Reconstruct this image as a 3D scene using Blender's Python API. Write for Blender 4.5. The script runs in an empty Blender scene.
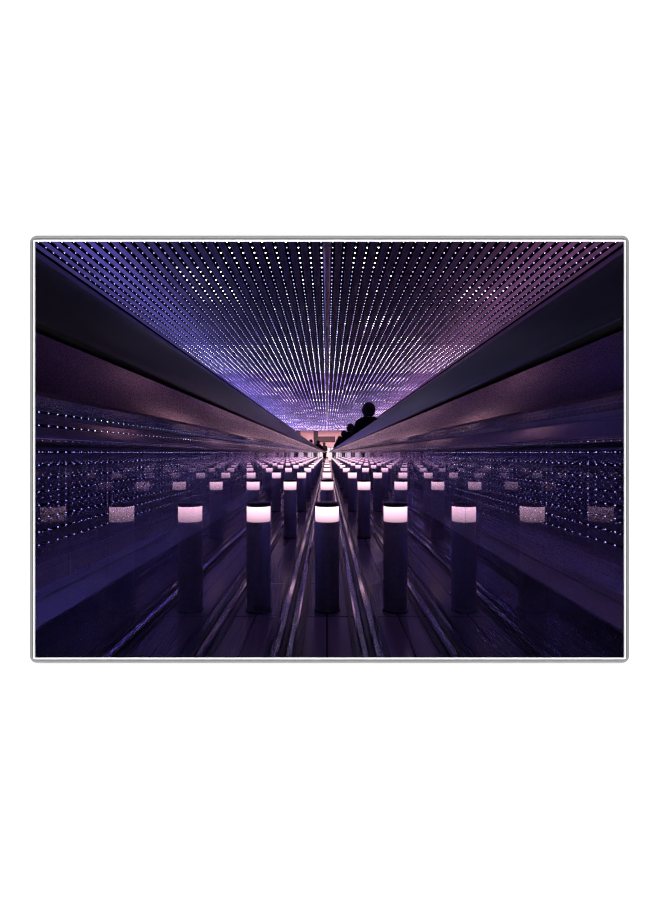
import bpy, bmesh, math, random
from mathutils import Vector, Matrix

random.seed(7)
S = bpy.context.scene
COL = S.collection

# ------------------------------------------------------------------ camera, world, exposure
CZ = 0.785                      # camera height
F = 500.0                       # focal length in pixels of a 660 px wide frame
cam = bpy.data.cameras.new('camera')
cam.sensor_fit = 'HORIZONTAL'
cam.sensor_width = 36.0
cam.lens = 36.0 * F / 660.0
cam.shift_x = 3.0 / 660.0
cam.shift_y = 3.0 / 660.0
cam.clip_start = 0.01
cam.clip_end = 200
cam_ob = bpy.data.objects.new('camera', cam)
cam_ob.location = (0, 0, CZ)
cam_ob.rotation_euler = (math.radians(90), 0, 0)
COL.objects.link(cam_ob)
S.camera = cam_ob

world = bpy.data.worlds.new('world')
S.world = world
world.use_nodes = True
bg = world.node_tree.nodes['Background']
bg.inputs[0].default_value = (1, 1, 1, 1)
# world glow added above and below whitens the wall, spares the passage
_nt = world.node_tree
_tc = _nt.nodes.new('ShaderNodeTexCoord')
_sp = _nt.nodes.new('ShaderNodeSeparateXYZ')
_m1 = _nt.nodes.new('ShaderNodeMath'); _m1.operation = 'MULTIPLY'
_m2 = _nt.nodes.new('ShaderNodeMath'); _m2.operation = 'MULTIPLY_ADD'
_m2.inputs[1].default_value = 4.9; _m2.inputs[2].default_value = 0.02
_nt.links.new(_tc.outputs['Generated'], _sp.inputs[0])
_nt.links.new(_sp.outputs['Z'], _m1.inputs[0]); _nt.links.new(_sp.outputs['Z'], _m1.inputs[1])
_nt.links.new(_m1.outputs[0], _m2.inputs[0])
_nt.links.new(_m2.outputs[0], bg.inputs[1])

vs = S.view_settings
vs.view_transform = 'Standard'
vs.look = 'None'
vs.gamma = 1.0
vs.exposure = 0.2
vs.use_curve_mapping = False
cy = S.cycles
cy.max_bounces = 24
cy.glossy_bounces = 14
cy.diffuse_bounces = 3
cy.transmission_bounces = 8
cy.transparent_max_bounces = 40
cy.sample_clamp_indirect = 4.0
cy.caustics_reflective = True
cy.filter_width = 1.2
cy.denoising_prefilter = 'NONE'

# ------------------------------------------------------------------ materials
def mat(name, base, rough=0.5, metal=0.0, noise=0.0, nscale=20.0, bump=0.0, spec=0.5, emit=None, strength=0.0, stretch=None):
    m = bpy.data.materials.new(name)
    m.use_nodes = True
    nt = m.node_tree
    b = nt.nodes['Principled BSDF']
    b.inputs['Base Color'].default_value = (*base, 1)
    b.inputs['Roughness'].default_value = rough
    b.inputs['Metallic'].default_value = metal
    b.inputs['Specular IOR Level'].default_value = spec
    if emit:
        b.inputs['Emission Color'].default_value = (*emit, 1)
        b.inputs['Emission Strength'].default_value = strength
    if noise > 0 or bump > 0:
        tc = nt.nodes.new('ShaderNodeTexCoord')
        mp = nt.nodes.new('ShaderNodeMapping')
        if stretch:
            mp.inputs['Scale'].default_value = stretch
        n = nt.nodes.new('ShaderNodeTexNoise')
        n.inputs['Scale'].default_value = nscale
        n.inputs['Detail'].default_value = 4
        nt.links.new(tc.outputs['Object'], mp.inputs['Vector'])
        nt.links.new(mp.outputs['Vector'], n.inputs['Vector'])
        if noise > 0:
            r = nt.nodes.new('ShaderNodeValToRGB')
            r.color_ramp.elements[0].position = 0.3
            r.color_ramp.elements[1].position = 0.7
            r.color_ramp.elements[0].color = (*[c * (1 - noise) for c in base], 1)
            r.color_ramp.elements[1].color = (*[min(1, c * (1 + noise)) for c in base], 1)
            nt.links.new(n.outputs['Fac'], r.inputs['Fac'])
            nt.links.new(r.outputs['Color'], b.inputs['Base Color'])
        if bump > 0:
            bp = nt.nodes.new('ShaderNodeBump')
            bp.inputs['Strength'].default_value = bump
            bp.inputs['Distance'].default_value = 0.002
            nt.links.new(n.outputs['Fac'], bp.inputs['Height'])
            nt.links.new(bp.outputs['Normal'], b.inputs['Normal'])
    return m

def glow(name, color, strength):
    m = bpy.data.materials.new(name)
    m.use_nodes = True
    nt = m.node_tree
    for n in list(nt.nodes):
        if n.type != 'OUTPUT_MATERIAL':
            nt.nodes.remove(n)
    out = [n for n in nt.nodes if n.type == 'OUTPUT_MATERIAL'][0]
    e = nt.nodes.new('ShaderNodeEmission')
    e.inputs[0].default_value = (*color, 1)
    e.inputs[1].default_value = strength
    nt.links.new(e.outputs[0], out.inputs['Surface'])
    return m

def glass_mat(name, tint, r0, power, rough=0.0):
    m = bpy.data.materials.new(name)
    m.use_nodes = True
    nt = m.node_tree
    for n in list(nt.nodes):
        if n.type != 'OUTPUT_MATERIAL':
            nt.nodes.remove(n)
    out = [n for n in nt.nodes if n.type == 'OUTPUT_MATERIAL'][0]
    lw = nt.nodes.new('ShaderNodeLayerWeight'); lw.inputs['Blend'].default_value = 0.5
    pw = nt.nodes.new('ShaderNodeMath'); pw.operation = 'POWER'; pw.inputs[1].default_value = power
    mr = nt.nodes.new('ShaderNodeMapRange')
    mr.inputs['To Min'].default_value = r0; mr.inputs['To Max'].default_value = 0.97
    tr = nt.nodes.new('ShaderNodeBsdfTransparent'); tr.inputs[0].default_value = (*tint, 1)
    gl = nt.nodes.new('ShaderNodeBsdfGlossy'); gl.inputs['Color'].default_value = (0.95, 0.93, 1.0, 1)
    gl.inputs['Roughness'].default_value = rough
    mx = nt.nodes.new('ShaderNodeMixShader')
    nt.links.new(lw.outputs['Facing'], pw.inputs[0])
    nt.links.new(pw.outputs[0], mr.inputs['Value'])
    nt.links.new(mr.outputs[0], mx.inputs[0])
    nt.links.new(tr.outputs[0], mx.inputs[1])
    nt.links.new(gl.outputs[0], mx.inputs[2])
    nt.links.new(mx.outputs[0], out.inputs['Surface'])
    return m

M = {}
M['white_wall'] = mat('white_wall_paint', (0.93, 0.93, 0.93), 0.9, noise=0.004, nscale=60, spec=0.0)
M['frame_metal'] = mat('brushed_grey_frame', (0.235, 0.235, 0.24), 0.55, 0.0, noise=0.03, nscale=200, spec=0.2)
M['slat'] = mat('satin_ceiling_slat', (0.33, 0.31, 0.36), 0.45, 0.4, noise=0.08, nscale=6, stretch=(1, 0.15, 1))
M['black'] = mat('matt_black_backing', (0.004, 0.004, 0.006), 1.0, spec=0.0)
M['spine'] = mat('pale_ceiling_spine', (0.95, 0.78, 0.84), 0.38, 0.9, noise=0.06, nscale=8)
M['wall_panel'] = mat('dark_wall_slat', (0.36, 0.34, 0.42), 0.4, 0.2, noise=0.1, nscale=5)
M['rubber'] = mat('dark_handrail', (0.008, 0.007, 0.009), 0.29, 0.0, noise=0.1, nscale=40, spec=0.25)
M['steel'] = mat('satin_bronze_cladding', (0.55, 0.39, 0.45), 0.19, 1.0, noise=0.06, nscale=14, stretch=(1, 0.1, 6))
M['bright_steel'] = mat('polished_steel_band', (0.50, 0.48, 0.56), 0.10, 1.0, noise=0.03, nscale=10)
M['dark_metal'] = mat('dark_anodised_metal', (0.035, 0.034, 0.045), 0.35, 0.7, noise=0.1, nscale=30)
M['track'] = mat('aluminium_track', (0.50, 0.47, 0.58), 0.13, 1.0, noise=0.08, nscale=20, stretch=(1, 0.1, 1), bump=0.04)
M['deck'] = mat('rippled_aluminium_deck', (0.70, 0.70, 0.82), 0.42, 0.6)
def reflection_ripples(m):  # bump waves stand in for rippled LED reflections on the deck
    nt = m.node_tree
    tc = nt.nodes.new('ShaderNodeTexCoord')
    wv = nt.nodes.new('ShaderNodeTexWave'); wv.bands_direction = 'Y'; wv.inputs['Scale'].default_value = 7.0
    wv.inputs['Distortion'].default_value = 0.6
    bp = nt.nodes.new('ShaderNodeBump'); bp.inputs['Strength'].default_value = 0.5; bp.inputs['Distance'].default_value = 0.004
    nt.links.new(tc.outputs['Object'], wv.inputs['Vector'])
    nt.links.new(wv.outputs['Fac'], bp.inputs['Height'])
    nt.links.new(bp.outputs['Normal'], nt.nodes['Principled BSDF'].inputs['Normal'])
reflection_ripples(M['deck'])
M['glass'] = glass_mat('balustrade_glass', (0.80, 0.80, 0.88), 0.05, 1.35)
M['glass_back'] = glass_mat('balustrade_glass_back', (0.97, 0.97, 0.99), 0.0, 60.0)
M['glass_out'] = glass_mat('outer_glass', (0.88, 0.88, 0.93), 0.04, 5.0)
M['tread'] = mat('walkway_tread', (0.08, 0.07, 0.085), 0.45, 0.4, noise=0.15, nscale=30)
M['post'] = mat('bollard_post_paint', (0.52, 0.45, 0.55), 0.40, 0.2, noise=0.12, nscale=60, bump=0.05)
M['lens'] = glow('bollard_lens_glow', (1.0, 0.60, 0.74), 1.5)
def lens_falloff(m):
    """the lamp sits under the cap, so the diffuser gives off more light near its top"""
    nt = m.node_tree
    e = [n for n in nt.nodes if n.type == 'EMISSION'][0]
    tc = nt.nodes.new('ShaderNodeTexCoord'); sp = nt.nodes.new('ShaderNodeSeparateXYZ')
    mr = nt.nodes.new('ShaderNodeMapRange')
    mr.inputs['From Min'].default_value = 0.446; mr.inputs['From Max'].default_value = 0.52
    mr.inputs['To Min'].default_value = 0.62; mr.inputs['To Max'].default_value = 2.3
    nt.links.new(tc.outputs['Object'], sp.inputs[0]); nt.links.new(sp.outputs['Z'], mr.inputs['Value'])
    nt.links.new(mr.outputs[0], e.inputs[1])
lens_falloff(M['lens'])
M['cloth'] = mat('dark_cloth', (0.012, 0.011, 0.016), 0.9, noise=0.2, nscale=30, spec=0.1)
M['cloth2'] = mat('dark_trousers', (0.014, 0.013, 0.018), 0.9, noise=0.2, nscale=30, spec=0.1)
M['skin'] = mat('skin', (0.30, 0.18, 0.14), 0.6, noise=0.05, nscale=40)
M['hair'] = mat('dark_hair', (0.010, 0.008, 0.009), 0.6, noise=0.3, nscale=80, bump=0.3)
M['lobby_wall'] = mat('lobby_plaster', (0.62, 0.44, 0.46), 0.8, noise=0.04, nscale=4)
M['lobby_stone'] = mat('lobby_column_stone', (0.05, 0.045, 0.06), 0.4, noise=0.1, nscale=8)
M['lobby_panel'] = glow('lobby_lamp_glow', (1.0, 0.66, 0.72), 12.0)
M['bright_panel'] = glow('bright_panel_glow', (1.0, 0.86, 0.88), 0.9)  # glow of the panel added for the lobby's bright patch
M['sign'] = mat('dark_sign_board', (0.06, 0.03, 0.04), 0.5, noise=0.05)
M['fill_blue'] = glow('fill_blue_glow', (0.24, 0.19, 1.0), 12.0)  # unseen fill added to wash the left side blue
M['fill_plum'] = glow('fill_plum_glow', (0.60, 0.20, 0.48), 9.0)  # unseen fill added to wash the right side plum
M['trough'] = mat('grey_trough_metal', (0.2, 0.2, 0.22), 0.5, 0.5, noise=0.05)

def tiles(name, base, joint, sx, sy):
    m = mat(name, base, 0.22, 0.0, spec=0.6)
    nt = m.node_tree
    b = nt.nodes['Principled BSDF']
    tc = nt.nodes.new('ShaderNodeTexCoord')
    br = nt.nodes.new('ShaderNodeTexBrick')
    br.offset = 0.0
    br.inputs['Scale'].default_value = 1.0
    br.inputs['Mortar Size'].default_value = 0.004
    br.inputs['Brick Width'].default_value = sx
    br.inputs['Row Height'].default_value = sy
    br.inputs['Color1'].default_value = (*base, 1)
    br.inputs['Color2'].default_value = (*[c * 0.85 for c in base], 1)
    br.inputs['Mortar'].default_value = (*joint, 1)
    nt.links.new(tc.outputs['Object'], br.inputs['Vector'])
    nt.links.new(br.outputs['Color'], b.inputs['Base Color'])
    return m
M['floor'] = tiles('polished_stone_floor', (0.32, 0.23, 0.27), (0.03, 0.03, 0.035), 0.6, 0.6)

# ------------------------------------------------------------------ mesh helpers
def box(bm, x0, x1, y0, y1, z0, z1, mi=0):
    v = [bm.verts.new(p) for p in ((x0, y0, z0), (x1, y0, z0), (x1, y1, z0), (x0, y1, z0),
                                   (x0, y0, z1), (x1, y0, z1), (x1, y1, z1), (x0, y1, z1))]
    for q in ((0, 3, 2, 1), (4, 5, 6, 7), (0, 1, 5, 4), (1, 2, 6, 5), (2, 3, 7, 6), (3, 0, 4, 7)):
        f = bm.faces.new([v[i] for i in q]); f.material_index = mi

def prism(bm, pts, y0, y1, mi=0, smooth=False):
    """closed outline of (x, z) points swept along y"""
    a = [bm.verts.new((x, y0, z)) for x, z in pts]
    b = [bm.verts.new((x, y1, z)) for x, z in pts]
    n = len(pts)
    if smooth:                                  # end caps get their own corners so that they do not bend the shading
        fs = [bm.faces.new([bm.verts.new(v.co) for v in a]), bm.faces.new([bm.verts.new(v.co) for v in b])]
    else:
        fs = [bm.faces.new(a), bm.faces.new(b)]
    for i in range(n):
        f = bm.faces.new((a[i], a[(i + 1) % n], b[(i + 1) % n], b[i]))
        f.smooth = smooth
        fs.append(f)
    for f in fs:
        f.material_index = mi
    bmesh.ops.recalc_face_normals(bm, faces=fs)

def lathe(bm, prof, n=32, mi=0, smooth=True, cap=True):
    rings = []
    for r, z in prof:
        rings.append([bm.verts.new((r * math.cos(2 * math.pi * k / n), r * math.sin(2 * math.pi * k / n), z)) for k in range(n)])
    for a, b in zip(rings, rings[1:]):
        for k in range(n):
            f = bm.faces.new((a[k], a[(k + 1) % n], b[(k + 1) % n], b[k])); f.smooth = smooth; f.material_index = mi
    if cap:
        bm.faces.new(rings[0][::-1]).material_index = mi
        bm.faces.new(rings[-1]).material_index = mi

def obj(name, bm, mats, parent=None, loc=None):
    me = bpy.data.meshes.new(name)
    bm.normal_update()
    bm.to_mesh(me); bm.free()
    for m in (mats if isinstance(mats, (list, tuple)) else [mats]):
        me.materials.append(m)
    o = bpy.data.objects.new(name, me)
    COL.objects.link(o)
    if parent: o.parent = parent
    if loc: o.location = loc
    return o

def tag(o, label, cat, group=None, kind=None):
    o['label'] = label; o['category'] = cat
    if group: o['group'] = group
    if kind: o['kind'] = kind
    return o

def struct(o):
    o['kind'] = 'structure'
    return o

def thing(name, label, cat, loc=(0, 0, 0), group=None):
    o = bpy.data.objects.new(name, None)
    o.empty_display_size = 0.1
    o.location = loc
    COL.objects.link(o)
    return tag(o, label, cat, group)

def dup(root, loc, label, group=None, rz=None):
    r = root.copy(); COL.objects.link(r); r.location = loc
    if rz is not None: r.rotation_euler.z = rz
    r['label'] = label
    if group: r['group'] = group
    for ch in list(root.children):
        c = ch.copy(); COL.objects.link(c); c.parent = r
        for g in ch.children:
            d = g.copy(); COL.objects.link(d); d.parent = c
    return r

ORD = ['nearest', 'second', 'third', 'fourth', 'fifth', 'sixth', 'seventh', 'eighth', 'ninth', 'tenth', 'eleventh',
       'twelfth', 'thirteenth', 'fourteenth', 'fifteenth', 'sixteenth']

# ------------------------------------------------------------------ dimensions
YW = 0.22                       # white wall plane
Y0 = 0.2315                     # things of the passage start behind the wall
Y1 = 34.0                       # end of the passage
GX = 0.171                      # inner glass
OX = 1.42                       # outer glass
WX = 2.15                       # side walls
HC = CZ + 1.5                   # ceiling height
PX = YW / F                     # one photo pixel on the white wall

# ------------------------------------------------------------------ white wall with its opening
ox0, ox1 = (35.2 - 327) * PX, (623.9 - 327) * PX
oz1, oz0 = CZ + (453 - 241.6) * PX, CZ - (657.6 - 453) * PX
bm = bmesh.new()
X, ZT = 3.0, 2.9
YB = YW + 0.010
def ringrect(y, x0, x1, z0, z1):
    return [bm.verts.new(p) for p in ((x0, y, z0), (x1, y, z0), (x1, y, z1), (x0, y, z1))]
fo = ringrect(YW, -X, X, -0.3, ZT)
fi = ringrect(YW, ox0, ox1, oz0, oz1)
bi = ringrect(YB, ox0 - 0.015, ox1 + 0.015, oz0 - 0.015, oz1 + 0.015)
bo = ringrect(YB, -X, X, -0.3, ZT)
for a, b in ((fo, fi), (fi, bi), (bi, bo), (bo, fo)):
    for k in range(4):
        f = bm.faces.new((a[k], a[(k + 1) % 4], b[(k + 1) % 4], b[k]))
        f.material_index = 0 if a is fo or a is bo else 1
bmesh.ops.recalc_face_normals(bm, faces=bm.faces)
struct(obj('wall_front', bm, [M['white_wall'], M['black']]))

def frame_ring(xa, xb, za, zb, rad, hw, h, nseg=10):
    """rounded rectangular ring, half-oval section, lying on the front of the wall"""
    path = []
    for cx, cz, a0 in ((xb - rad, zb - rad, 0), (xa + rad, zb - rad, 90), (xa + rad, za + rad, 180), (xb - rad, za + rad, 270)):
        for k in range(nseg + 1):
            a = math.radians(a0 + 90 * k / nseg)
            path.append((cx, cz, math.cos(a), math.sin(a)))
    bm = bmesh.new()
    rings = []
    for cx, cz, c, s in path:
        ring = []
        for j in range(9):
            t = math.pi * j / 8
            r = rad + hw * math.cos(t)
            ring.append(bm.verts.new((cx + r * c, YW - h * math.sin(t), cz + r * s)))
        rings.append(ring)
    n = len(rings)
    for i in range(n):
        a, b = rings[i], rings[(i + 1) % n]
        for j in range(8):
            f = bm.faces.new((a[j], a[j + 1], b[j + 1], b[j])); f.smooth = True
        f = bm.faces.new((a[8], a[0], b[0], b[8]))
    bmesh.ops.recalc_face_normals(bm, faces=bm.faces)
    return bm
fx = lambda x: (x - 327) * PX
fz = lambda y: CZ - (y - 453) * PX
fr = thing('picture_frame', 'thin grey rounded frame around the dark opening in the white wall', 'frame')
obj('outer_rim', frame_ring(fx(31.9), fx(627.1), fz(661.0), fz(237.6), 6 * PX, 1.5 * PX, 2.5 * PX), M['frame_metal'], fr)
bd = obj('inner_bead', frame_ring(fx(34.6), fx(624.5), fz(658.3), fz(240.9), 1.2 * PX, 0.75 * PX, 2.0 * PX), M['white_wall'], fr)
bd['label'] = 'white inner bead of the frame'

# ------------------------------------------------------------------ shell of the passage
bm = bmesh.new(); box(bm, -WX - 0.2, WX + 0.2, Y0, Y1 + 9, -0.2, 0.0)
struct(obj('floor', bm, M['floor']))

ROW = 0.084
NR = 25
rows_x = [s * (ROW / 2 + ROW * k) for s in (-1, 1) for k in range(NR)]
bm = bmesh.new()
box(bm, -WX - 0.2, WX + 0.2, Y0, Y1, HC + 0.022, HC + 0.2, 1)
for k in range(-NR, NR + 1):
    if k == 0: continue
    xc = k * ROW
    w = 0.0288
    prism(bm, [(xc - w, HC + 0.021), (xc - w, HC + 0.003), (xc - w + 0.004, HC), (xc + w - 0.004, HC), (xc + w, HC + 0.003), (xc + w, HC + 0.021)], Y0, Y1)
bm.normal_update()
for f in bm.faces:
    if abs(f.normal.x) > 0.4: f.material_index = 1  # slat flanks and chamfers coloured black so the gaps stay dark
struct(obj('ceiling', bm, [M['slat'], M['black']]))

bm = bmesh.new()
prism(bm, [(-0.026, HC + 0.021), (-0.026, HC - 0.004), (-0.014, HC - 0.012), (0.014, HC - 0.012), (0.026, HC - 0.004), (0.026, HC + 0.021)], Y0, Y1)
y = 1.2
while y < Y1:
    box(bm, -0.030, 0.030, y - 0.02, y + 0.02, HC - 0.016, HC + 0.021); y += 2.4
struct(obj('trim_1', bm, M['spine']))

WROW = 0.1
for s, nm in ((-1, 'wall_left'), (1, 'wall_right')):
    bm = bmesh.new()
    a, b = sorted((s * (WX + 0.02), s * (WX + 0.2)))
    box(bm, a, b, Y0, Y1, -0.1, HC + 0.1, 1)
    for k in range(23):
        z = 0.005 + WROW * k
        a, b = sorted((s * WX, s * (WX + 0.021)))
        box(bm, a, b, Y0, Y1, z, min(z + (0.1 if s > 0 and CZ + 0.1 < z < CZ + 0.4 else 0.076), HC))
    struct(obj(nm, bm, [M['wall_panel'], M['black']]))

# lobby beyond the far end
LZ = 2.75
bm = bmesh.new()
box(bm, -4.2, 4.2, Y1 + 8.8, Y1 + 9.0, -0.1, LZ)
struct(obj('wall_back', bm, M['lobby_wall']))
for s, nm in ((-1, 'wall_lobby_left'), (1, 'wall_lobby_right')):
    bm = bmesh.new()
    a, b = sorted((s * 4.2, s * 4.4)); box(bm, a, b, Y1, Y1 + 9, -0.1, LZ)
    a, b = sorted((s * (WX + 0.2), s * 4.4)); box(bm, a, b, Y1 - 0.15, Y1, -0.1, LZ)
    struct(obj(nm, bm, M['lobby_wall']))
bm = bmesh.new(); box(bm, -4.4, 4.4, Y1, Y1 + 9, LZ, LZ + 0.15)
box(bm, -WX - 0.2, WX + 0.2, Y1 - 0.15, Y1, HC + 0.2, LZ + 0.15)
struct(obj('ceiling_lobby', bm, M['lobby_wall']))
bm = bmesh.new(); box(bm, -4.4, -WX - 0.2, Y1 - 0.1, Y1 + 9, -0.2, 0.0); box(bm, WX + 0.2, 4.4, Y1 - 0.1, Y1 + 9, -0.2, 0.0)
struct(obj('floor_lobby', bm, M['floor']))

# ------------------------------------------------------------------ fill tubes added on the side walls, out of sight
for s, side, gm in ((-1, 'left', 'fill_blue'), (1, 'right', 'fill_plum')):
    t = thing('fill_light', {'left': 'long added blue fill tube, unseen, on a metal channel on the left wall below the ceiling',
                             'right': 'long added plum coloured fill tube, unseen, in a channel high on the right wall'}[side],
              'fill light', (s * WX, Y0, 1.74))
    bm = bmesh.new()
    prism(bm, [(0, 0), (s * -0.03, 0), (s * -0.03, 0.07), (0, 0.07)], 0.2, Y1 - Y0 - 0.2)
    if s > 0:  # shelf added to hold the plum fill off the deck
        prism(bm, [(-0.072, 0), (-0.11, 0), (-0.11, 0.05), (-0.104, 0.05), (-0.104, 0.006), (-0.072, 0.006)], 0.2, Y1 - Y0 - 0.2)
        for q in range(28):
            box(bm, -0.072, -0.03, 0.3 + 1.2 * q, 0.32 + 1.2 * q, 0, 0.006)
    obj('channel', bm, M['trough'], t)
    bm = bmesh.new()
    pts = [(s * -0.06 + 0.018 * math.cos(2 * math.pi * k / 8), 0.035 + 0.018 * math.sin(2 * math.pi * k / 8)) for k in range(8)]
    prism(bm, pts, 0.25, Y1 - Y0 - 0.25, smooth=True)
    obj('fill_tube', bm, M[gm], t)

# ------------------------------------------------------------------ balustrades
def arc(cx, cz, rx, rz, n=28):
    return [(cx + rx * math.cos(2 * math.pi * k / n), cz + rz * math.sin(2 * math.pi * k / n)) for k in range(n)]

def smooth_loop(p, k=4):
    out = []
    n = len(p)
    for i in range(n):
        a, b, c, d = (Vector(p[(i + q) % n]) for q in (-1, 0, 1, 2))
        for j in range(k):
            t = j / k
            v = 0.5 * (2 * b + (c - a) * t + (2 * a - 5 * b + 4 * c - d) * t * t + (3 * b - a - 3 * c + d) * t ** 3)
            out.append((v.x, CZ + v.y))
    return out

def sweep(name, pts, s, m, parent, y0=Y0, y1=Y1 - 0.3, smooth=False):
    bm = bmesh.new()
    prism(bm, [(s * x, z) for x, z in pts], y0, y1, smooth=smooth)
    return obj(name, bm, m, parent)

for s, side in ((-1, 'left'), (1, 'right')):
    t = thing('inner_balustrade', 'glass balustrade with black handrail on the %s of the row of bollards' % side, 'balustrade',
              (0, 0, 0))
    sweep('handrail', smooth_loop([(0.1405, 0.060), (0.1378, 0.066), (0.1425, 0.080), (0.1510, 0.0985), (0.1590, 0.1075), (0.172, 0.111), (0.196, 0.108), (0.206, 0.094), (0.200, 0.072), (0.185, 0.062)]),
          s, M['rubber'], t, smooth=True)
    # cladding below the handrail, leaning under it
    sweep('side_panel', [(0.1385, CZ + 0.0575), (0.1490, CZ + 0.0320), (0.1510, CZ + 0.0300), (GX + 0.03, CZ + 0.0300), (GX + 0.03, CZ + 0.0575)], s, M['steel'], t)
    # glass panes
    y = 1.85 if s < 0 else 1.0
    ys = [Y0]
    while y < Y1 - 0.4:
        ys.append(y); y += 1.5
    ys.append(Y1 - 0.3)
    for a, b in zip(ys, ys[1:]):
        bm = bmesh.new()
        x0, x1 = sorted((s * GX, s * (GX + 0.008)))
        box(bm, x0, x1, a + 0.002, b - 0.002, 0.030, CZ + 0.0295)
        for f in bm.faces:                      # the coated side faces the median
            f.material_index = 0 if abs(abs(f.calc_center_median().x) - GX) < 1e-4 else 1
        obj('glass_pane', bm, [M['glass'], M['glass_back']], t)
    # base channel with its light nosing and a groove
    sweep('base_channel', [(GX + 0.03, 0.0), (GX - 0.012, 0.0), (GX - 0.012, 0.026), (GX - 0.003, 0.03), (GX + 0.03, 0.03)], s, M['dark_metal'], t)
    sweep('track_nosing', [(GX - 0.016, 0.0), (GX - 0.046, 0.0), (GX - 0.044, 0.018), (GX - 0.036, 0.022), (GX - 0.016, 0.022)], s, M['track'], t)
    sweep('track_rib', [(GX - 0.056, 0.0), (GX - 0.072, 0.0), (GX - 0.072, 0.010), (GX - 0.056, 0.010)], s, M['dark_metal'], t)
    sweep('walkway_skirt', [(GX + 0.032, 0.0), (GX + 0.085, 0.0), (GX + 0.085, 0.02), (GX + 0.032, 0.05)], s, M['track'], t)

    # outer balustrade
    t = thing('outer_balustrade', 'glass balustrade with aluminium deck along the far side of the %s walkway' % side, 'balustrade')
    sweep('deck', [(1.27, 0.0), (1.27, 0.02), (1.40, 0.06), (1.405, 0.075), (1.50, 0.075), (1.50, 0.0)], s, M['deck'], t)
    y = 0.39; ys = [Y0]
    while y < Y1 - 0.4:
        ys.append(y); y += 0.87
    ys.append(Y1 - 0.3)
    for a, b in zip(ys, ys[1:]):
        bm = bmesh.new()
        x0, x1 = sorted((s * OX, s * (OX + 0.008)))
        box(bm, x0, x1, a + 0.003, b - 0.003, 0.076, CZ + 0.027)
        obj('glass_pane', bm, M['glass_out'], t)
    sweep('handrail', arc(OX + 0.004, CZ + 0.052, 0.040, 0.024), s, M['rubber'], t, smooth=True)

    # moving walkway between the two balustrades
    t = thing('moving_walkway', 'dark ribbed moving walkway on the %s behind the inner glass' % side, 'walkway')
    bm = bmesh.new()
    x = GX + 0.087
    while x < 1.262:
        a, b = sorted((s * x, s * (x + 0.006)))
        box(bm, a, b, Y0, Y1 - 0.35, 0.004, 0.014); x += 0.012
    a, b = sorted((s * (GX + 0.087), s * 1.268))
    box(bm, a, b, Y0, Y1 - 0.35, 0.0005, 0.004)
    obj('tread_belt', bm, M['tread'], t)
    bm = bmesh.new(); box(bm, a, b, Y1 - 0.34, Y1 - 0.1, 0.0005, 0.013)
    obj('comb_plate', bm, M['track'], t)

# ------------------------------------------------------------------ bollard lights in the median
BY = [2.5 + 2.13 * k for k in range(15)]
def make_bollard():
    t = thing('bollard_light', '', 'bollard light', (0, BY[0], 0), 'bollard lights down the middle')
    R = 0.060
    bm = bmesh.new()
    lathe(bm, [(R, 0.008), (R, 0.442), (R - 0.003, 0.4455), (R - 0.012, 0.4455)], 40)
    obj('post', bm, M['post'], t)
    bm = bmesh.new()
    lathe(bm, [(R + 0.006, 0.0), (R + 0.006, 0.006), (R + 0.002, 0.010), (R - 0.01, 0.010)], 40)
    obj('base_plate', bm, M['dark_metal'], t)
    bm = bmesh.new()
    lathe(bm, [(R - 0.002, 0.446), (R - 0.0015, 0.449), (R - 0.0015, 0.518), (R - 0.002, 0.520)], 40)
    ln = obj('lens', bm, M['lens'], t)
    ln['label'] = 'glowing pinkish white lens'
    bm = bmesh.new()
    lathe(bm, [(R, 0.5203), (R, 0.535), (R - 0.004, 0.538), (0.01, 0.539)], 40)
    obj('cap', bm, M['dark_metal'], t)
    return t
bol = make_bollard()
for k, y in enumerate(BY):
    lab = ('nearest and largest bollard light, whole dark post in view between the glass balustrades' if k == 0 else
           '%s bollard light from the front in the middle row between the glass balustrades' % ORD[k])
    if k == len(BY) - 1: lab = 'farthest bollard light of the middle row, closest to the lit lobby'
    if k == 0:
        bol['label'] = lab
    else:
        dup(bol, (0, y, 0), lab)

# ------------------------------------------------------------------ LED points
LEDM = [glow('led_blue_dim', (0.42, 0.42, 1.0), 3.4), glow('led_blue_mid', (0.50, 0.48, 1.0), 4.0), glow('led_blue_bright', (0.66, 0.64, 1.0), 9.0),
        glow('led_plum_dim', (0.58, 0.42, 0.95), 2.9), glow('led_plum_mid', (0.66, 0.50, 1.0), 3.8), glow('led_plum_bright', (0.76, 0.62, 1.0), 10.5),
        glow('led_violet_dim', (0.42, 0.26, 1.0), 4.0), glow('led_violet_mid', (0.52, 0.34, 1.0), 7.0), glow('led_violet_bright', (0.70, 0.55, 1.0), 12.0)]

def patch(x, y, seed):
    """blocks of rows lit by the running pattern"""
    random.seed(int(seed * 7919 + math.floor(x / 0.42) * 131 + math.floor(y / 0.5) * 17))
    return random.random()

def level(x, y, wall=False):
    p = patch(x, y, 3)
    rr = random.Random(int(x * 5003) * 31 + int(y * 1009)).random()
    if wall:
        return (2 if rr < 0.5 else 1) if p > 0.92 else (1 if p > 0.6 else 0)
    if 6.9 < y < 9.4:
        return 2 if rr < 0.85 else 1
    if y >= 9.4:
        if 28.2 < y < 29.4: return 2
        return 2 if p > 0.82 else (1 if p > 0.35 else 0)
    if 3.62 < y < 4.12 and abs(x) < 0.48 and math.sin(x * 91.7) > -0.45: return 2
    if p > 0.90 and rr < 0.8: return 2
    if abs(x) < 0.6 and rr > 0.93: return 2
    return 1 if rr > 0.7 else 0

def dome(bm, c, u, v, n, r, h, mi):
    base = [bm.verts.new(c + u * r * a + v * r * b) for a, b in ((1, 0), (0.5, 0.87), (-0.5, 0.87), (-1, 0), (-0.5, -0.87), (0.5, -0.87))]
    top = bm.verts.new(c + n * h)
    for k in range(6):
        f = bm.faces.new((base[k], base[(k + 1) % 6], top)); f.material_index = mi

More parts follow.
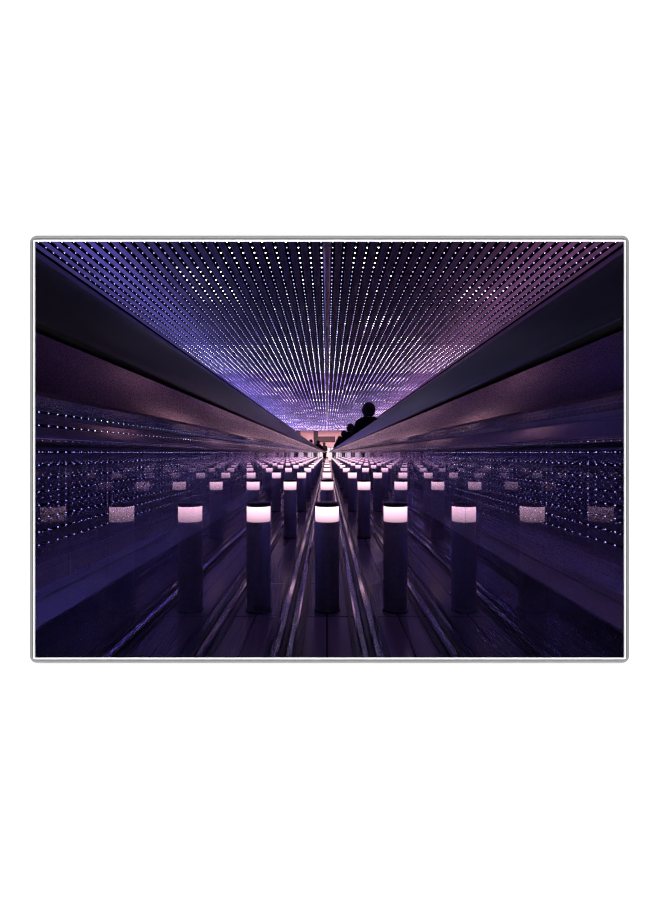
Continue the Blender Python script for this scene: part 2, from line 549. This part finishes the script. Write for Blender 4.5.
UX, UY, UZ = Vector((1, 0, 0)), Vector((0, 1, 0)), Vector((0, 0, 1))
leds = []
LS = 0.098
ny = int((Y1 - 0.6 - Y0) / LS)
for j in range(ny):
    y = Y0 + 0.1 + LS * j
    for x in rows_x:
        leds.append((y, x))
seen = [(y, x) for y, x in leds if 1.5 * F / y < 212 and -291 < x * F / y < 296]
seen.sort(key=lambda t: (round(t[0], 3), abs(t[1])))
single = set(seen[:300])

bm = bmesh.new()
for (y, x) in leds:
    if (y, x) in single or y < 0.35: continue
    mi = level(x, y) + (3 if x > 0.25 else 0)
    if y > 9.4: mi = level(x, y) + 6
    dome(bm, Vector((x, y, HC + 0.006)), UX, UY, -UZ, 0.0064 if mi % 3 == 2 and y < 6.5 else 0.0049, 0.0065, mi)
for s in (-1, 1):
    for k in range(22):
        z = 0.005 + WROW * k + 0.088
        if 1.68 < z < 1.9 or (s > 0 and CZ + 0.17 < z < CZ + 0.47): continue
        y = 0.5
        while y < Y1 - 0.5:
            dome(bm, Vector((s * (WX + 0.012), y, z)), UY, UZ, Vector((-s, 0, 0)), 0.0056, 0.010, level(z + 5 * s, y, True) + (3 if s > 0 else 0))
            y += 0.13
o = obj('led_lights', bm, LEDM)
tag(o, 'many tiny LED points dotting the ceiling and the side walls down to the lobby', 'led lights', None, 'stuff')

protos = {}
for (y, x) in seen[:300]:
    mi = level(x, y) + (3 if x > 0.25 else 0)
    if mi not in protos:
        bm = bmesh.new()
        dome(bm, Vector((0, 0, 0)), UX, UY, -UZ, 0.0066 if mi % 3 == 2 else 0.0050, 0.0065, 0)
        o = obj('led_light', bm, LEDM[mi]); protos[mi] = o
    else:
        o = protos[mi].copy(); COL.objects.link(o)
    o.location = (x, y, HC + 0.006)
    hue = 'plum tinted' if x > 0.25 else 'blue white'
    tag(o, '%s LED point in the nearest rows of the ceiling, %s of the centre spine' % (hue, 'left' if x < 0 else 'right'), 'led light',
        'nearest ceiling LEDs, %s, %s of the spine' % (hue, 'left' if x < 0 else 'right'))

# ------------------------------------------------------------------ people
def skin_mesh(name, verts, edges, radii, sub=2):
    me = bpy.data.meshes.new(name + '_cage')
    me.from_pydata(verts, edges, [])
    o = bpy.data.objects.new(name + '_cage', me)
    COL.objects.link(o)
    md = o.modifiers.new('skin', 'SKIN')
    md.use_smooth_shade = True
    sv = me.skin_vertices[0].data
    for i, r in enumerate(radii):
        sv[i].radius = r if isinstance(r, tuple) else (r, r)
        sv[i].use_root = (i == 0)
    sd = o.modifiers.new('subdivision', 'SUBSURF'); sd.levels = sub; sd.render_levels = sub
    dg = bpy.context.evaluated_depsgraph_get()
    m2 = bpy.data.meshes.new_from_object(o.evaluated_get(dg))
    m2.name = name
    bpy.data.objects.remove(o)
    return m2

def make_person(label, loc):
    """standing with the back to the viewer, right hand low, left forearm raised forward"""
    t = thing('person', label, 'person', loc)
    V, E, R = [], [], []
    def add(p, r, frm=None):
        V.append(p); R.append(r)
        if frm is not None: E.append((frm, len(V) - 1))
        return len(V) - 1
    pel = add((0, 0, 0.86), (0.15, 0.105))
    wai = add((0, 0.0, 1.00), (0.135, 0.095), pel)
    che = add((0, -0.005, 1.17), (0.165, 0.11), wai)
    upp = add((0, 0.0, 1.27), (0.10, 0.080), che)
    nek = add((0, 0.012, 1.35), 0.055, upp)
    nk2 = add((0, 0.02, 1.395), 0.050, nek)
    hd1 = add((0, 0.040, 1.44), (0.060, 0.076), nk2)
    hd2 = add((0, 0.035, 1.49), (0.074, 0.090), hd1)
    add((0, 0.030, 1.535), (0.050, 0.060), hd2)
    add((0, 0.128, 1.462), 0.014, hd1)
    for s in (-1, 1):
        sh = add((s * 0.162, 0.0, 1.222), 0.056, upp)
        el = add((s * 0.225, 0.03 if s > 0 else 0.02, 1.02), 0.046, sh)
        wr = add((s * 0.235, 0.20, 0.90), 0.030, el)
        pa = add((s * 0.232, 0.27, 0.885), (0.036, 0.018), wr)
        for q, (dx, ln) in enumerate(((-0.030, 0.07), (-0.010, 0.08), (0.010, 0.075), (0.029, 0.06))):
            a = add((s * (0.232) + dx, 0.31, 0.880), 0.009, pa)
            b = add((s * 0.232 + dx, 0.31 + ln * 0.55, 0.868), 0.0085, a)
            add((s * 0.232 + dx, 0.31 + ln * 0.75, 0.840), 0.0075, b)
        a = add((s * 0.195, 0.275, 0.872), 0.010, pa)
        add((s * 0.182, 0.305, 0.855), 0.009, a)
        hip = add((s * 0.085, 0, 0.80), 0.095, pel)
        kn = add((s * 0.095, 0.02, 0.45), 0.060, hip)
        an = add((s * 0.10, -0.02, 0.085), 0.042, kn)
        he = add((s * 0.10, -0.03, 0.042), 0.034, an)
        add((s * 0.115, 0.15, 0.030), 0.024, he)
    me = skin_mesh('body', V, E, R)
    me.materials.append(M['skin'])
    b = bpy.data.objects.new('body', me); COL.objects.link(b); b.parent = t
    # jacket
    V, E, R = [], [], []
    a0 = add((0, 0, 0.80), (0.175, 0.128))
    a1 = add((0, 0, 1.00), (0.155, 0.112), a0)
    a2 = add((0, -0.005, 1.15), (0.182, 0.128), a1)
    a3 = add((0, 0.0, 1.275), (0.115, 0.095), a2)
    add((0, 0.01, 1.375), 0.070, a3)
    for s in (-1, 1):
        sh = add((s * 0.162, 0.0, 1.225), 0.070, a3)
        el = add((s * 0.225, 0.03 if s > 0 else 0.02, 1.02), 0.060, sh)
        add((s * 0.235, 0.185, 0.912), 0.044, el)
    me = skin_mesh('jacket', V, E, R); me.materials.append(M['cloth'])
    b = bpy.data.objects.new('jacket', me); COL.objects.link(b); b.parent = t
    V, E, R = [], [], []
    a0 = add((0, 0, 0.85), (0.160, 0.118))
    for s in (-1, 1):
        hip = add((s * 0.085, 0, 0.79), 0.108, a0)
        kn = add((s * 0.095, 0.02, 0.45), 0.076, hip)
        add((s * 0.10, -0.02, 0.07), 0.062, kn)
    me = skin_mesh('trousers', V, E, R); me.materials.append(M['cloth2'])
    b = bpy.data.objects.new('trousers', me); COL.objects.link(b); b.parent = t
    bm = bmesh.new()
    bmesh.ops.create_uvsphere(bm, u_segments=28, v_segments=20, radius=1.0)
    rnd = random.Random(4)
    for v in bm.verts:
        x, y, z = v.co
        back = max(0.0, -y)
        w = 0.101 + (0.010 if z < 0 else 0)
        zz = z * 0.092 if z > 0 else z * (0.165 if y < 0.25 else 0.08)
        if z < 0 and y < 0.25: w += 0.010 * -z
        k = 1 + rnd.uniform(-0.015, 0.015)
        v.co = Vector((x * w * k, 0.012 + y * 0.106 * k, 1.484 + zz))
    for f in bm.faces: f.smooth = True
    obj('hair', bm, M['hair'], t)
    for s in (-1, 1):
        bm = bmesh.new()
        bmesh.ops.create_uvsphere(bm, u_segments=12, v_segments=8, radius=1.0)
        for v in bm.verts: v.co = Vector((v.co.x * 0.048 + s * 0.113, v.co.y * 0.13 + 0.045, max(-0.9, v.co.z) * 0.042 + 0.042))
        obj('shoe', bm, M['cloth'], t)
    return t

WZ = 0.0165
p0 = make_person('person in a dark jacket seen from behind, largest silhouette above the right handrail', (0.66, 7.9, WZ))
dup(p0, (0.64, 13.6, WZ), 'smaller person in dark clothes just beyond the large silhouette on the right walkway', rz=0.1)
dup(p0, (0.61, 18.0, WZ), 'person third from the front in the line on the right walkway', rz=-0.1)
dup(p0, (0.60, 23.5, WZ), 'person fourth from the front in the line on the right walkway, mostly hidden', rz=0.15)
dup(p0, (0.62, 28.5, WZ), 'farthest person in the line standing on the right walkway', rz=-0.2)
dup(p0, (-0.55, 31.5, WZ), 'dark silhouetted person near the lobby on the left walkway', rz=0.2)
dup(p0, (-0.95, 29.5, WZ), 'person on the left walkway closer to its outer balustrade, tiny silhouette', rz=-0.1)
dup(p0, (-0.20, 36.5, 0), 'person in dark clothes standing in the lobby just left of the middle', rz=0.4)
dup(p0, (0.75, 37.0, 0), 'person in dark clothes standing in the lobby right of the middle', rz=-0.5)

# ------------------------------------------------------------------ lobby furniture
bm = bmesh.new(); box(bm, -0.55, 0.75, Y1 + 8.74, Y1 + 8.8, 0.15, 1.25, 0)  # added glowing panel stands in for the bright patch in the lobby
for x in (-0.57, -0.14, 0.29, 0.73): box(bm, x, x + 0.05, Y1 + 8.72, Y1 + 8.8, 0.10, 1.30, 1)
for z in (0.10, 1.25): box(bm, -0.57, 0.78, Y1 + 8.72, Y1 + 8.8, z, z + 0.05, 1)
struct(obj('bright_panel_1', bm, [M['bright_panel'], M['trough']]))
t = thing('column', 'dark square column in the lit lobby left of the middle', 'column', (-0.85, Y1 + 4.0, 0))
bm = bmesh.new(); box(bm, -0.17, 0.17, -0.17, 0.17, 0.12, LZ - 0.1); obj('shaft', bm, M['lobby_stone'], t)
bm = bmesh.new(); box(bm, -0.23, 0.23, -0.23, 0.23, 0.0, 0.12); obj('plinth', bm, M['lobby_stone'], t)
bm = bmesh.new(); box(bm, -0.22, 0.22, -0.22, 0.22, LZ - 0.1, LZ); obj('capital', bm, M['lobby_stone'], t)
dup(t, (-2.3, Y1 + 6.0, 0), 'dark square column in the lobby nearest its left wall')
dup(t, (2.5, Y1 + 6.0, 0), 'dark square column in the lobby nearest its right wall')
t = thing('sign_board', 'dark wide sign board on the lobby back wall', 'sign', (-0.1, Y1 + 8.8, 1.75))
bm = bmesh.new(); box(bm, -0.75, 0.75, -0.04, 0, 0, 0.40); obj('board', bm, M['sign'], t)
bm = bmesh.new()
box(bm, -0.79, 0.79, -0.05, 0, -0.04, 0.0); box(bm, -0.79, 0.79, -0.05, 0, 0.40, 0.449)
box(bm, -0.79, -0.75, -0.05, 0, 0.0, 0.40); box(bm, 0.75, 0.79, -0.05, 0, 0.0, 0.40)
obj('rim', bm, M['dark_metal'], t)
n = 0
for yy, nm in ((Y1 + 1.6, 'nearest the passage'), (Y1 + 4.4, 'in the middle'), (Y1 + 7.2, 'nearest the back wall')):
    t = thing('ceiling_light', 'wide glowing pink ceiling light of the lobby, %s' % nm, 'ceiling light', (0, yy, LZ), 'lobby ceiling lights')
    bm = bmesh.new(); box(bm, -2.6, 2.6, -0.35, 0.35, -0.03, -0.02); obj('diffuser', bm, M['lobby_panel'], t)
    bm = bmesh.new(); box(bm, -2.66, 2.66, -0.41, 0.41, -0.02, 0.0); obj('housing', bm, M['trough'], t)
